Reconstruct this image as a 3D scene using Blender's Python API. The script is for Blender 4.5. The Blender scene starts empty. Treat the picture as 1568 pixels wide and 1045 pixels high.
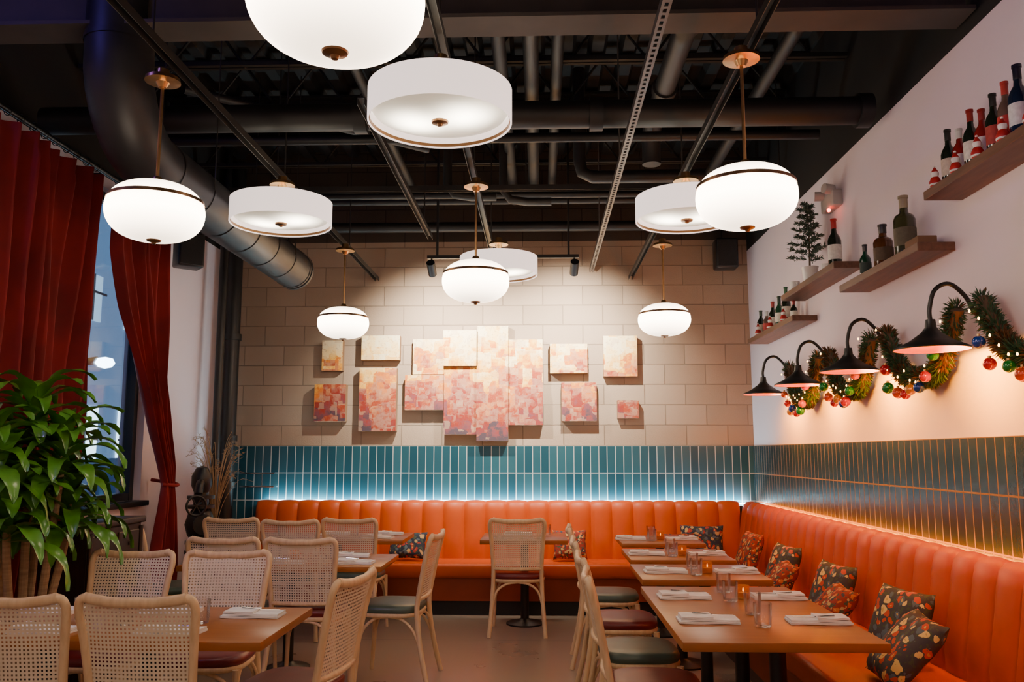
import bpy, bmesh, math, random
from mathutils import Vector, Matrix
random.seed(7)
S = bpy.context.scene
COL = S.collection
pi = math.pi

# ------------------------------------------------------------------ materials
def newmat(name):
    m = bpy.data.materials.new(name); m.use_nodes = True
    nt = m.node_tree; nt.nodes.clear()
    out = nt.nodes.new('ShaderNodeOutputMaterial')
    b = nt.nodes.new('ShaderNodeBsdfPrincipled')
    nt.links.new(b.outputs[0], out.inputs[0])
    return m, nt, b, out
def c4(c): return (c[0], c[1], c[2], 1)
def mathn(nt, op, a, b=None, c=None):
    n = nt.nodes.new('ShaderNodeMath'); n.operation = op
    for i, v in enumerate((a, b, c)):
        if v is None: continue
        if isinstance(v, (int, float)): n.inputs[i].default_value = v
        else: nt.links.new(v, n.inputs[i])
    return n.outputs[0]
def mixc(nt, f, a, b):
    n = nt.nodes.new('ShaderNodeMix'); n.data_type = 'RGBA'
    for sock, v in ((n.inputs[0], f), (n.inputs[6], a), (n.inputs[7], b)):
        if isinstance(v, (int, float)): sock.default_value = v
        elif isinstance(v, tuple): sock.default_value = c4(v)
        else: nt.links.new(v, sock)
    return n.outputs[2]
def noise(nt, scale, vec=None, detail=3, rough=.5):
    n = nt.nodes.new('ShaderNodeTexNoise'); n.inputs['Scale'].default_value = scale
    n.inputs['Detail'].default_value = detail; n.inputs['Roughness'].default_value = rough
    if vec is not None: nt.links.new(vec, n.inputs['Vector'])
    return n
def objco(nt):
    return nt.nodes.new('ShaderNodeTexCoord').outputs['Object']
def worldpos(nt):
    g = nt.nodes.new('ShaderNodeNewGeometry'); s = nt.nodes.new('ShaderNodeSeparateXYZ')
    nt.links.new(g.outputs['Position'], s.inputs[0]); return g.outputs['Position'], s.outputs
def bump(nt, b, h, strength=.3, dist=.01):
    n = nt.nodes.new('ShaderNodeBump'); n.inputs['Strength'].default_value = strength
    n.inputs['Distance'].default_value = dist
    nt.links.new(h, n.inputs['Height']); nt.links.new(n.outputs[0], b.inputs['Normal'])
def M(name, col, rough=.5, metal=0, col2=None, scale=6, stretch=None, emis=None, es=0, bmp=0, sheen=0, coat=0):
    m, nt, b, out = newmat(name)
    if col2 is None: col2 = tuple(v * .86 for v in col)
    v = objco(nt)
    if stretch:
        mp = nt.nodes.new('ShaderNodeMapping'); mp.inputs['Scale'].default_value = stretch
        nt.links.new(v, mp.inputs[0]); v = mp.outputs[0]
    n = noise(nt, scale, v)
    f = nt.nodes.new('ShaderNodeMapRange'); f.inputs[1].default_value = .35; f.inputs[2].default_value = .65
    nt.links.new(n.outputs[0], f.inputs[0])
    nt.links.new(mixc(nt, f.outputs[0], col, col2), b.inputs['Base Color'])
    b.inputs['Roughness'].default_value = rough; b.inputs['Metallic'].default_value = metal
    if emis:
        b.inputs['Emission Color'].default_value = c4(emis); b.inputs['Emission Strength'].default_value = es
    if bmp: bump(nt, b, n.outputs[0], bmp, .01)
    if sheen:
        b.inputs['Sheen Weight'].default_value = sheen
    if coat: b.inputs['Coat Weight'].default_value = coat
    return m

# ------------------------------------------------------------------ mesh helpers
def box(bm, a, b, bev=0, seg=2):
    vs = [bm.verts.new((x, y, z)) for x in (a[0], b[0]) for y in (a[1], b[1]) for z in (a[2], b[2])]
    F = [(0,1,3,2),(4,6,7,5),(0,4,5,1),(2,3,7,6),(0,2,6,4),(1,5,7,3)]
    fs = [bm.faces.new([vs[i] for i in f]) for f in F]
    if bev > 0:
        es = list({e for f in fs for e in f.edges})
        bmesh.ops.bevel(bm, geom=es, offset=bev, segments=seg, affect='EDGES', profile=.5)
def lathe(bm, prof, n=32, c=(0,0,0), mtx=None):
    rings = []
    for r, z in prof:
        if r < 1e-5: rings.append([bm.verts.new((c[0], c[1], c[2]+z))])
        else: rings.append([bm.verts.new((c[0]+r*math.cos(2*pi*i/n), c[1]+r*math.sin(2*pi*i/n), c[2]+z)) for i in range(n)])
    for A, B in zip(rings, rings[1:]):
        if len(A) == 1 and len(B) == 1: continue
        for i in range(n):
            j = (i+1) % n
            if len(A) == 1: bm.faces.new((A[0], B[j], B[i]))
            elif len(B) == 1: bm.faces.new((A[i], A[j], B[0]))
            else: bm.faces.new((A[i], A[j], B[j], B[i]))
    if mtx is not None:
        vs = [v for R in rings for v in R]
        bmesh.ops.transform(bm, matrix=mtx, verts=vs)
    return rings
def crom(P, sub):
    P = [Vector(p) for p in P]
    if sub <= 1 or len(P) < 3: return P
    Q = [2*P[0]-P[1]] + P + [2*P[-1]-P[-2]]
    out = []
    for i in range(1, len(Q)-2):
        for k in range(sub):
            t = k/sub; a, b, c, d = Q[i-1], Q[i], Q[i+1], Q[i+2]
            out.append(.5*((2*b)+(c-a)*t+(2*a-5*b+4*c-d)*t*t+(3*b-a-3*c+d)*t**3))
    out.append(P[-1]); return out
def tube(bm, pts, r, n=8, sub=4, cap=True, flat=1.0):
    P = crom(pts, sub); L = len(P)
    T0 = (P[1]-P[0]).normalized()
    up = Vector((0,0,1)) if abs(T0.z) < .9 else Vector((1,0,0))
    N = (up - T0*up.dot(T0)).normalized(); rings = []
    for i, p in enumerate(P):
        T = (P[min(i+1, L-1)]-P[max(i-1, 0)]).normalized()
        N = (N - T*N.dot(T)).normalized(); B = T.cross(N)
        rr = r if isinstance(r, (int, float)) else r[0]+(r[1]-r[0])*i/(L-1)
        rings.append([bm.verts.new(p + N*rr*math.cos(2*pi*k/n) + B*rr*flat*math.sin(2*pi*k/n)) for k in range(n)])
    for A, B in zip(rings, rings[1:]):
        for k in range(n):
            j = (k+1) % n; bm.faces.new((A[k], A[j], B[j], B[k]))
    if cap:
        bm.faces.new(rings[0][::-1]); bm.faces.new(rings[-1])
def fin(bm, name, mat, parent=None, angle=35, loc=None, recalc=True):
    if recalc: bmesh.ops.recalc_face_normals(bm, faces=bm.faces)
    me = bpy.data.meshes.new(name); bm.to_mesh(me); bm.free()
    me.materials.append(mat)
    me.shade_smooth()
    try: me.set_sharp_from_angle(angle=math.radians(angle))
    except Exception: pass
    o = bpy.data.objects.new(name, me); COL.objects.link(o)
    if parent: o.parent = parent
    if loc: o.location = loc
    return o
def B(): return bmesh.new()
def empty(name, loc=(0,0,0), rz=0):
    e = bpy.data.objects.new(name, None); e.empty_display_size = .1
    COL.objects.link(e); e.location = loc; e.rotation_euler = (0,0,rz); return e
def clone(root, loc, rz=0, name=None, swap=None):
    e = empty(name or root.name.split('.')[0], loc, rz)
    for ch in root.children:
        o = ch.copy()
        if swap and ch.name.split('.')[0] in swap: o.data = swap[ch.name.split('.')[0]]
        COL.objects.link(o); o.parent = e
    return e
def quickbox(name, a, b, mat, parent=None, bev=0):
    bm = B(); box(bm, a, b, bev); return fin(bm, name, mat, parent)
def light(kind, name, loc, energy, color, parent=None, **kw):
    l = bpy.data.lights.new(name, kind); l.energy = energy; l.color = color
    for k, v in kw.items(): setattr(l, k, v)
    o = bpy.data.objects.new(name, l); COL.objects.link(o); o.location = loc
    if parent: o.parent = parent
    return o

# ------------------------------------------------------------------ dims
XL, XR, YB, YF, ZC = -3.23, 2.11, 8.53, -3.0, 4.6
ZP = 3.50   # paint line
# ------------------------------------------------------------------ surface materials
def m_block():
    m, nt, b, out = newmat('painted_cinder_block')
    pos, s = worldpos(nt)
    cx = nt.nodes.new('ShaderNodeCombineXYZ')
    nt.links.new(mathn(nt, 'ADD', s[0], 10.13), cx.inputs[0])
    nt.links.new(mathn(nt, 'ADD', s[2], -1.53+.2032*20), cx.inputs[1])
    br = nt.nodes.new('ShaderNodeTexBrick'); nt.links.new(cx.outputs[0], br.inputs['Vector'])
    br.offset = .5; br.inputs['Scale'].default_value = 1
    br.inputs['Brick Width'].default_value = .4064; br.inputs['Row Height'].default_value = .2032
    br.inputs['Mortar Size'].default_value = .0055; br.inputs['Mortar Smooth'].default_value = .4
    br.inputs['Bias'].default_value = 0
    br.inputs['Color1'].default_value = c4((.41,.315,.24)); br.inputs['Color2'].default_value = c4((.335,.255,.19))
    br.inputs['Mortar'].default_value = c4((.24,.185,.14))
    n = noise(nt, 90, pos, 4, .7); n2 = noise(nt, 3, pos)
    col = mixc(nt, mathn(nt, 'MULTIPLY', n2.outputs[0], .35), br.outputs['Color'], (.28,.215,.16))
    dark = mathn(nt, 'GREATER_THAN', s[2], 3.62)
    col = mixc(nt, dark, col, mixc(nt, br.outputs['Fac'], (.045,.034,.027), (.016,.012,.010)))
    nt.links.new(col, b.inputs['Base Color']); b.inputs['Roughness'].default_value = .75
    h = mathn(nt, 'SUBTRACT', mathn(nt, 'MULTIPLY', n.outputs[0], .3), br.outputs['Fac'])
    bump(nt, b, h, .8, .010); return m
def m_tile(axis, c1, c2, cm, cn):
    m, nt, b, out = newmat('teal_glazed_tile_'+axis)
    pos, s = worldpos(nt)
    cx = nt.nodes.new('ShaderNodeCombineXYZ')
    nt.links.new(mathn(nt, 'ADD', s[0 if axis == 'x' else 1], 10.0), cx.inputs[0])
    nt.links.new(mathn(nt, 'ADD', s[2], -1.53+.268*10), cx.inputs[1])
    br = nt.nodes.new('ShaderNodeTexBrick'); nt.links.new(cx.outputs[0], br.inputs['Vector'])
    br.offset = 0; br.inputs['Scale'].default_value = 1
    br.inputs['Brick Width'].default_value = .082; br.inputs['Row Height'].default_value = .268
    br.inputs['Mortar Size'].default_value = .0045; br.inputs['Mortar Smooth'].default_value = .15
    br.inputs['Color1'].default_value = c4(c1); br.inputs['Color2'].default_value = c4(c2)
    br.inputs['Mortar'].default_value = c4(cm)
    n = noise(nt, 14, pos)
    col = mixc(nt, mathn(nt, 'MULTIPLY', n.outputs[0], .3), br.outputs['Color'], cn)
    nt.links.new(col, b.inputs['Base Color'])
    nt.links.new(mathn(nt, 'ADD', mathn(nt, 'MULTIPLY', br.outputs['Fac'], .5), .2), b.inputs['Roughness'])
    h = mathn(nt, 'SUBTRACT', mathn(nt, 'MULTIPLY', n.outputs[0], .35), br.outputs['Fac'])
    bump(nt, b, h, .6, .006); return m
def m_plaster():
    m, nt, b, out = newmat('painted_plaster_two_tone')
    pos, s = worldpos(nt)
    n = noise(nt, 2.5, pos, 4)
    white = mixc(nt, n.outputs[0], (.82,.71,.76), (.75,.64,.69))
    up = mathn(nt, 'GREATER_THAN', s[2], ZP)
    nt.links.new(mixc(nt, up, white, (.008,.0075,.008)), b.inputs['Base Color'])
    b.inputs['Roughness'].default_value = .7
    n3 = noise(nt, 60, pos); bump(nt, b, n3.outputs[0], .08, .003); return m
def m_floor():
    m, nt, b, out = newmat('polished_concrete')
    pos, s = worldpos(nt)
    n = noise(nt, 1.3, pos, 6, .6); n2 = noise(nt, 25, pos, 3)
    col = mixc(nt, n.outputs[0], (.32,.245,.185), (.36,.285,.22))
    col = mixc(nt, mathn(nt, 'MULTIPLY', n2.outputs[0], .2), col, (.26,.20,.15))
    fx = mathn(nt, 'FRACT', mathn(nt, 'DIVIDE', mathn(nt, 'ADD', s[1], 20.1), 1.8))
    j = mathn(nt, 'LESS_THAN', fx, .004)
    nt.links.new(mixc(nt, j, col, (.09,.07,.06)), b.inputs['Base Color'])
    nt.links.new(mathn(nt, 'ADD', mathn(nt, 'MULTIPLY', n.outputs[0], .04), .26), b.inputs['Roughness'])
    return m
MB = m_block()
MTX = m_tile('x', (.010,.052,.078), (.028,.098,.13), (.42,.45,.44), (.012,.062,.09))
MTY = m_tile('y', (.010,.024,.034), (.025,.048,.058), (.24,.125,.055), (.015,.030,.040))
MP = m_plaster(); MF = m_floor()
DK = M('black_ceiling_paint', (.005,.005,.0055), .7, 0, (.008,.0075,.008), 8)
BEAM = M('brown_fireproofed_steel', (.045,.034,.030), .7, 0, (.032,.025,.022), 5)
JST = M('dark_joist_paint', (.009,.008,.008), .7, 0, (.006,.0055,.0055), 5)
PIPE = M('painted_dark_pipe', (.008,.0072,.008), .55, 0, (.006,.0055,.006), 6)
STRUT = M('galvanised_strut', (.026,.023,.022), .5, .3, (.02,.018,.018), 10)
BLK = M('black_powder_coat', (.007,.007,.008), .4, 0, (.011,.011,.011), 10)
BRASS = M('brushed_brass', (.70,.42,.18), .3, 1, (.55,.32,.13), 20)
CHROME = M('chrome', (.75,.75,.76), .15, 1, (.6,.6,.62), 10)

# ------------------------------------------------------------------ room shell
quickbox('floor', (XL-.2, YF-.2, -.1), (XR+.2, YB+.2, 0), MF)
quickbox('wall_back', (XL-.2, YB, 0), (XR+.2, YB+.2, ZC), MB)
quickbox('wall_right', (XR, YF, 0), (XR+.2, YB, ZC), MP)
quickbox('wall_front', (XL-.2, YF-.2, 0), (XR+.2, YF, ZC), MP)
WY0, WY1, WZ0, WZ1 = 4.15, 6.85, 1.08, 3.42
bm = B()
box(bm, (XL-.2, YF, 0), (XL, WY0, ZC)); box(bm, (XL-.2, WY1, 0), (XL, YB, ZC))
box(bm, (XL-.2, WY0, 0), (XL, WY1, WZ0)); box(bm, (XL-.2, WY0, WZ1), (XL, WY1, ZC))
fin(bm, 'wall_left', MP)
bm = B()
x = XL-.2; prof = []
while x < XR+.2:
    prof += [(x, 0), (x+.09, 0), (x+.12, .06), (x+.21, .06)]; x += .24
prev = None
for px_, pz in prof:
    cur = (bm.verts.new((px_, YF-.2, ZC-.06+pz)), bm.verts.new((px_, YB+.2, ZC-.06+pz)))
    if prev: bm.faces.new((prev[0], cur[0], cur[1], prev[1]))
    prev = cur
box(bm, (XL-.2, YF-.2, ZC+.01), (XR+.2, YB+.2, ZC+.1))
fin(bm, 'ceiling', DK, recalc=False, angle=10)
quickbox('trim_tile_band_back', (XL, YB-.012, .6), (XR-.012, YB, 1.53), MTX)
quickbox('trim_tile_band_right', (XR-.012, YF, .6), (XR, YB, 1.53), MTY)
quickbox('baseboard_left', (XL, YF, 0), (XL+.015, YB-.02, .12), BLK)

# window
W = empty('window_1', (XL-.1, 0, 0))
bm = B()
for y in (WY0+.03, 5.05, WY1-.03): box(bm, (-.04, y-.03, WZ0), (.04, y+.03, WZ1))
for z in (WZ0+.03, WZ1-.03): box(bm, (-.036, WY0, z-.03), (.036, WY1, z+.03))
fin(bm, 'window_frame', BLK, W)
def glassmat(name, tint, rough, lo, hi):
    gm = bpy.data.materials.new(name); gm.use_nodes = True; nt = gm.node_tree; nt.nodes.clear()
    o_ = nt.nodes.new('ShaderNodeOutputMaterial'); mx = nt.nodes.new('ShaderNodeMixShader')
    t_ = nt.nodes.new('ShaderNodeBsdfTransparent'); g_ = nt.nodes.new('ShaderNodeBsdfGlossy'); g_.inputs['Roughness'].default_value = rough
    t_.inputs[0].default_value = c4(tint)
    fr = nt.nodes.new('ShaderNodeFresnel'); fr.inputs[0].default_value = 1.5
    mr = nt.nodes.new('ShaderNodeMapRange'); mr.inputs[1].default_value = .03; mr.inputs[2].default_value = .6; mr.inputs[3].default_value = lo; mr.inputs[4].default_value = hi
    nt.links.new(fr.outputs[0], mr.inputs[0]); nt.links.new(mr.outputs[0], mx.inputs[0])
    nt.links.new(t_.outputs[0], mx.inputs[1]); nt.links.new(g_.outputs[0], mx.inputs[2]); nt.links.new(mx.outputs[0], o_.inputs[0])
    return gm
PANE = glassmat('window_glass', (.93,.97,1), .02, .05, .5)
GLASSM = glassmat('clear_tumbler_glass', (.98,.98,.98), .05, .06, .6)
quickbox('pane', (-.004, WY0+.02, WZ0+.02), (.004, WY1-.02, WZ1-.02), PANE, W)
quickbox('sill', (.05, WY0-.02, WZ0-.04), (.17, WY1+.02, WZ0), BLK, W, .005)

# exterior
EXG = M('asphalt', (.05,.06,.08), .8, 0, (.07,.08,.1), 3)
quickbox('street_ground', (-30, -2, -.15), (XL-.2, 45, -.05), EXG)
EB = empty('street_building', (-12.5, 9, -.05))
quickbox('facade', (-1.2, -7, 0), (0, 30, 9.5), M('facade_blue_glow', (.2,.33,.5), .8, 0, (.15,.27,.42), 1, emis=(.25,.44,.72), es=.85), EB)  # bluish street light put into the wall as its own emission
LITW = M('lit_window', (.7,.85,1), .4, emis=(.5,.78,1), es=1.6)
LITS = M('lit_shopfront', (.7,.85,1), .4, emis=(.65,.88,1), es=7)
bm = B(); bm2 = B()
ys_ = [-5+2.6*i for i in range(13)]
for y in ys_:
    box(bm2, (-.02, y, .5), (.05, y+1.4, 2.8))
    for z in (5.2,): box(bm, (-.02, y, z), (.05, y+1.2, z+1.3))
fin(bm, 'upper_windows', LITW, EB); fin(bm2, 'shop_windows', LITS, EB)
bm = B()
for y in ys_:
    for z in (.5, 5.2):
        h = 2.3 if z < 1 else 1.3
        box(bm, (.05, y+.67, z), (.09, y+.73, z+h)); box(bm, (.05, y, z+h*.6), (.09, y+1.4, z+h*.6+.06))
fin(bm, 'window_mullions', BLK, EB)
CAR = empty('parked_car', (-7.7, 14.2, -.05))
bm = B()
sec = [(-2.1,.35,.7),(-2.0,.3,.85),(-1.2,.25,.95),(-.7,.25,1.42),(.6,.25,1.45),(1.3,.25,1.0),(2.0,.3,.85),(2.15,.35,.6)]
prev = None
for y, z0, z1 in sec:
    w = .85; wt = .85 if z1 < 1.05 else .62
    cur = [bm.verts.new(v) for v in ((-w,y,z0),(-w,y,min(z1,.9)),(-wt,y,z1),(wt,y,z1),(w,y,min(z1,.9)),(w,y,z0))]
    if prev:
        for i in range(6): bm.faces.new((prev[i], prev[(i+1)%6], cur[(i+1)%6], cur[i]))
    else: bm.faces.new(cur)
    prev = cur
bm.faces.new(prev[::-1])
fin(bm, 'body', M('white_car_paint', (.6,.65,.7), .2, coat=1), CAR)
bm = B()
for y in (-1.35, 1.35):
    for x in (-.8, .8): tube(bm, [(x-.1, y, .33), (x+.1, y, .33)], .33, 20, 1)
fin(bm, 'wheels', BLK, CAR)
bm = B()
for x in (-.6, .6): tube(bm, [(x, -2.1, .7), (x, -2.16, .7)], .1, 16, 1)
fin(bm, 'headlights', M('headlight', (1,1,1), .3, emis=(.85,.93,1), es=60), CAR)
SL = empty('street_lamp', (-6.2, 10.7, -.05))
bm = B(); tube(bm, [(0,0,0),(0,0,2.2),(.1,0,2.6),(.5,0,2.7)], .05, 10, 4); fin(bm, 'pole', BLK, SL)
bm = B(); lathe(bm, [(0,.06),(.09,.04),(.12,-.02),(.08,-.07),(0,-.09)], 20, (.6,0,2.68)); fin(bm, 'lamp_head', M('street_lamp_glow', (1,1,1), .4, emis=(.7,.88,1), es=25), SL)

# ------------------------------------------------------------------ banquette
def m_leather():
    m, nt, b, out = newmat('orange_leather')
    v = objco(nt); n = noise(nt, 4, v); n2 = noise(nt, 220, v, 2)
    nt.links.new(mixc(nt, n.outputs[0], (.60,.085,.002), (.48,.058,.0015)), b.inputs['Base Color'])
    b.inputs['Roughness'].default_value = .42
    b.inputs['Specular IOR Level'].default_value = .35
    bump(nt, b, n2.outputs[0], .12, .002); return m
LEA = m_leather()
BQ = empty('corner_banquette')
def channel_back(name, length, place, pitch=.2):
    bm = B(); n = int(round(length/pitch)); pitch = length/n; per = 10
    prof = [(.255,.44),(.245,.55),(.225,.68),(.205,.80),(.192,.90),(.180,.955),(.155,.985),(.12,.99),(.095,.98),(.085,.95),(.085,.80),(.085,.44)]
    env = [.3,1,1,1,1,.8,.4,.2,.05,0,0,0]
    rows = []
    for i in range(n*per+1):
        s = i/per*pitch; ph = abs(math.sin(pi*i/per)); bul = .028*(ph**.5)
        rows.append([bm.verts.new(place(s, d-.014+bul*e, z+(bul*.5 if 5 <= k <= 8 else 0))) for k, ((d, z), e) in enumerate(zip(prof, env))])
    for A, C in zip(rows, rows[1:]):
        for k in range(len(prof)-1): bm.faces.new((A[k], A[k+1], C[k+1], C[k]))
    bm.faces.new(rows[0]); bm.faces.new(rows[-1][::-1])
    return fin(bm, name, LEA, BQ, 60)
XB0 = -2.78
channel_back('backrest_back_run', (XR-.2)-XB0, lambda s, d, z: (XB0+s, YB-d, z))
channel_back('backrest_right_run', YB-.2-0.2, lambda s, d, z: (XR-d, .2+s, z))
SF = 7.88; SX = 1.27
def seat_run(name, a, b):
    bm = B(); box(bm, a, b, .03, 4); fin(bm, name, LEA, BQ)
seat_run('seat_back_run', (XB0, SF, .33), (XR-.22, YB-.22, .46))
ys = [.2, 2.1, 3.9, 5.9, SF-.005]
for a, b in zip(ys, ys[1:]): seat_run('seat_cushion', (SX, a+.003, .33), (XR-.22, b-.003, .46))
DOV = M('dark_orange_vinyl', (.30,.042,.006), .45)
quickbox('base_back', (XB0, SF+.03, .13), (XR-.02, YB-.02, .335), DOV, BQ)
quickbox('base_right', (SX+.03, .2, .13), (XR-.02, SF+.03, .335), DOV, BQ)
quickbox('kick_back', (XB0+.02, SF+.08, 0), (XR-.02, YB-.02, .13), BLK, BQ)
quickbox('kick_right', (SX+.08, .22, 0), (XR-.02, SF+.08, .13), BLK, BQ)
quickbox('ledge_back', (XB0, YB-.085, .3), (XR-.02, YB-.013, .955), BLK, BQ)
quickbox('ledge_right', (XR-.085, .2, .3), (XR-.013, YB-.086, .955), BLK, BQ)
LEDC = M('led_cool', (1,1,1), .5, emis=(.60,.92,1), es=150)
LEDW = M('led_warm', (1,.4,.1), .5, emis=(1,.27,.0), es=36)
quickbox('led_strip_back', (XB0+.05, YB-.055, .965), (XR-.1, YB-.035, .975), LEDC, BQ)
quickbox('led_strip_right', (XR-.075, .25, .957), (XR-.025, YB-.15, .970), LEDW, BQ)

# ------------------------------------------------------------------ pillows
def m_floral(name, base, c1, c2, c3, sc):
    m, nt, b, out = newmat(name)
    v = objco(nt)
    nz = noise(nt, 14, v, 3)
    add = nt.nodes.new('ShaderNodeVectorMath'); add.operation = 'MULTIPLY_ADD'
    nt.links.new(nz.outputs['Color'], add.inputs[0]); add.inputs[1].default_value = (.07,.07,.07); nt.links.new(v, add.inputs[2])
    vo = nt.nodes.new('ShaderNodeTexVoronoi'); vo.inputs['Scale'].default_value = sc; nt.links.new(add.outputs[0], vo.inputs['Vector'])
    sp = nt.nodes.new('ShaderNodeSeparateColor'); nt.links.new(vo.outputs['Color'], sp.inputs[0])
    petal = mathn(nt, 'LESS_THAN', vo.outputs['Distance'], .46)
    core = mathn(nt, 'LESS_THAN', vo.outputs['Distance'], .17)
    r = nt.nodes.new('ShaderNodeValToRGB'); r.color_ramp.interpolation = 'CONSTANT'
    e = r.color_ramp.elements; e[0].color = c4(c1); e[1].position = .36; e[1].color = c4(c2)
    x = e.new(.66); x.color = c4(c3)
    nt.links.new(sp.outputs[0], r.inputs[0])
    leafn = noise(nt, 45, v, 2); leaf = mathn(nt, 'GREATER_THAN', leafn.outputs[0], .58)
    base2 = mixc(nt, leaf, base, (.07,.09,.05))
    col = mixc(nt, petal, base2, r.outputs[0]); col = mixc(nt, core, col, (.65,.40,.10))
    nt.links.new(col, b.inputs['Base Color']); b.inputs['Roughness'].default_value = .85
    return m
FL1 = m_floral('floral_fabric_dark', (.025,.035,.06), (.42,.04,.025), (.55,.34,.14), (.10,.14,.17), 26)
FL2 = m_floral('floral_fabric_red', (.30,.03,.015), (.60,.15,.03), (.04,.05,.07), (.55,.36,.14), 30)
FL3 = m_floral('floral_fabric_yellow', (.06,.055,.06), (.60,.07,.02), (.85,.58,.18), (.10,.14,.17), 22)
def pillow(loc, rot, w=.40, h=.34, t=.12, mat=FL1):
    bm = B(); n = 18; G = {}
    for sgn in (1, -1):
        for i in range(n+1):
            for j in range(n+1):
                u = -1+2*i/n; v = -1+2*j/n
                edge = i in (0, n) or j in (0, n)
                if edge and sgn == -1: continue
                th = ((1-u**4)*(1-v**4))**.6 if not edge else 0
                px_ = u*(1-.07*(1-v*v)*abs(u)**3); pz = v*(1-.07*(1-u*u)*abs(v)**3)
                wr = .006*math.sin(7*u+3*v)*(1-abs(u))
                G[(sgn, i, j)] = bm.verts.new((px_*w/2, sgn*(th*t/2)+wr, pz*h/2))
                if edge: G[(-1, i, j)] = G[(1, i, j)]
    for sgn in (1, -1):
        for i in range(n):
            for j in range(n):
                q = [G[(sgn,i,j)], G[(sgn,i+1,j)], G[(sgn,i+1,j+1)], G[(sgn,i,j+1)]]
                bm.faces.new(q if sgn == 1 else q[::-1])
    o = fin(bm, 'throw_pillow', mat, None, 80); o.location = loc; o.rotation_euler = rot; return o
def rp(y, x=1.72, z=.645, tilt=18, mat=FL1, yaw=0, roll=0, **k):
    return pillow((x, y, z), (math.radians(tilt*-1), math.radians(roll), math.radians(-90+yaw)), mat=mat, **k)
rp(4.28, mat=FL3, tilt=20, yaw=12); rp(3.84, x=1.56, z=.62, mat=FL3, tilt=42, yaw=-8, w=.44, h=.36)
rp(5.24, mat=FL3, tilt=20, yaw=10); rp(4.84, x=1.57, z=.60, mat=FL2, tilt=42, yaw=-5)
rp(6.27, mat=FL3, tilt=20, yaw=8); rp(5.87, x=1.57, z=.60, mat=FL2, tilt=42, yaw=-6)
rp(7.25, mat=FL2, tilt=20, yaw=5)
pillow((1.50, 8.13, .635), (math.radians(-18), 0, math.radians(-8)), mat=FL1, h=.32, w=.4)
pillow((1.27, 8.00, .60), (math.radians(-30), 0, math.radians(12)), mat=FL2, h=.28, w=.34)
pillow((.27, 8.12, .61), (math.radians(-20), 0, math.radians(4)), mat=FL2, w=.32, h=.28)
pillow((-1.25, 8.12, .60), (math.radians(-24), 0, math.radians(-5)), mat=FL1, w=.36, h=.26)

# ------------------------------------------------------------------ chairs
WOOD = M('whitewashed_beech', (.88,.64,.38), .42, 0, (.76,.52,.29), 8, (6,6,1))
def m_cane():
    m, nt, b, out = newmat('woven_cane')
    v = objco(nt); s = nt.nodes.new('ShaderNodeSeparateXYZ'); nt.links.new(v, s.inputs[0])
    p = .0155
    fx = mathn(nt, 'FRACT', mathn(nt, 'DIVIDE', mathn(nt, 'ADD', s.outputs[0], 1), p))
    fz = mathn(nt, 'FRACT', mathn(nt, 'DIVIDE', mathn(nt, 'ADD', s.outputs[2], 1), p))
    hole = mathn(nt, 'MULTIPLY', mathn(nt, 'GREATER_THAN', fx, .55), mathn(nt, 'GREATER_THAN', fz, .55))
    n = noise(nt, 12, v)
    nt.links.new(mixc(nt, n.outputs[0], (.94,.82,.64), (.86,.71,.50)), b.inputs['Base Color'])
    b.inputs['Roughness'].default_value = .6
    nt.links.new(mathn(nt, 'SUBTRACT', 1, hole), b.inputs['Alpha'])
    return m
CANE = m_cane()
GREEN = M('sage_green_leather', (.09,.13,.10), .35, 0, (.065,.095,.075), 5)
DRED = M('oxblood_leather', (.20,.014,.016), .35, 0, (.14,.010,.012), 5)
CH = empty('dining_chair', (0, -50, 0))
bm = B()
def backpt(z):
    t = max(0, (z-.45)/.47); return -.195-.045*t-.045*t*t
for sx in (-1, 1):
    tube(bm, [(sx*.225,-.275,.0),(sx*.208,-.225,.22),(sx*.195,-.195,.45),(sx*.198,backpt(.6),.6),(sx*.212,backpt(.78),.78),(sx*.222,backpt(.87),.87),(sx*.212,backpt(.915),.915),(sx*.175,backpt(.925),.928)], .0165, 10, 5)
    tube(bm, [(sx*.2,.175,.43),(sx*.203,.185,.2),(sx*.213,.20,0)], (.0175,.013), 10, 3)
    tube(bm, [(sx*.203,.183,.22),(sx*.198,.15,.34),(sx*.19,.08,.405),(sx*.188,.0,.42)], .0095, 8, 5)
    tube(bm, [(sx*.208,-.225,.22),(sx*.2,-.17,.34),(sx*.19,-.09,.405),(sx*.188,.0,.42)], .0095, 8, 5)
    tube(bm, [(sx*.203,.185,.22),(sx*.165,.18,.35),(sx*.09,.175,.405),(0,.172,.42)], .0095, 8, 5)
    tube(bm, [(sx*.208,-.225,.22),(sx*.165,-.205,.35),(sx*.09,-.19,.405),(0,-.185,.42)], .0095, 8, 5)
tube(bm, [(-.195,backpt(.925)-.002,.925),(-.13,backpt(.92)-.008,.914),(-.06,backpt(.92)-.014,.908),(0,backpt(.92)-.016,.91),(.06,backpt(.92)-.014,.908),(.13,backpt(.92)-.008,.914),(.195,backpt(.925)-.002,.925)], .0195, 12, 5, flat=.75)
tube(bm, [(-.195,backpt(.53),.53),(-.1,backpt(.53)-.012,.528),(0,backpt(.53)-.018,.527),(.1,backpt(.53)-.012,.528),(.195,backpt(.53),.53)], .013, 10, 4)
ring = []
for i in range(41):
    a = 2*pi*i/40; ca, sa = math.cos(a), math.sin(a)
    e = .55
    ring.append((.205*math.copysign(abs(ca)**e, ca), .185*math.copysign(abs(sa)**e, sa), .43))
tube(bm, ring, .016, 8, 1, cap=False, flat=1.0)
fin(bm, 'bentwood_frame', WOOD, CH, 60)
bm = B(); rows = []
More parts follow.
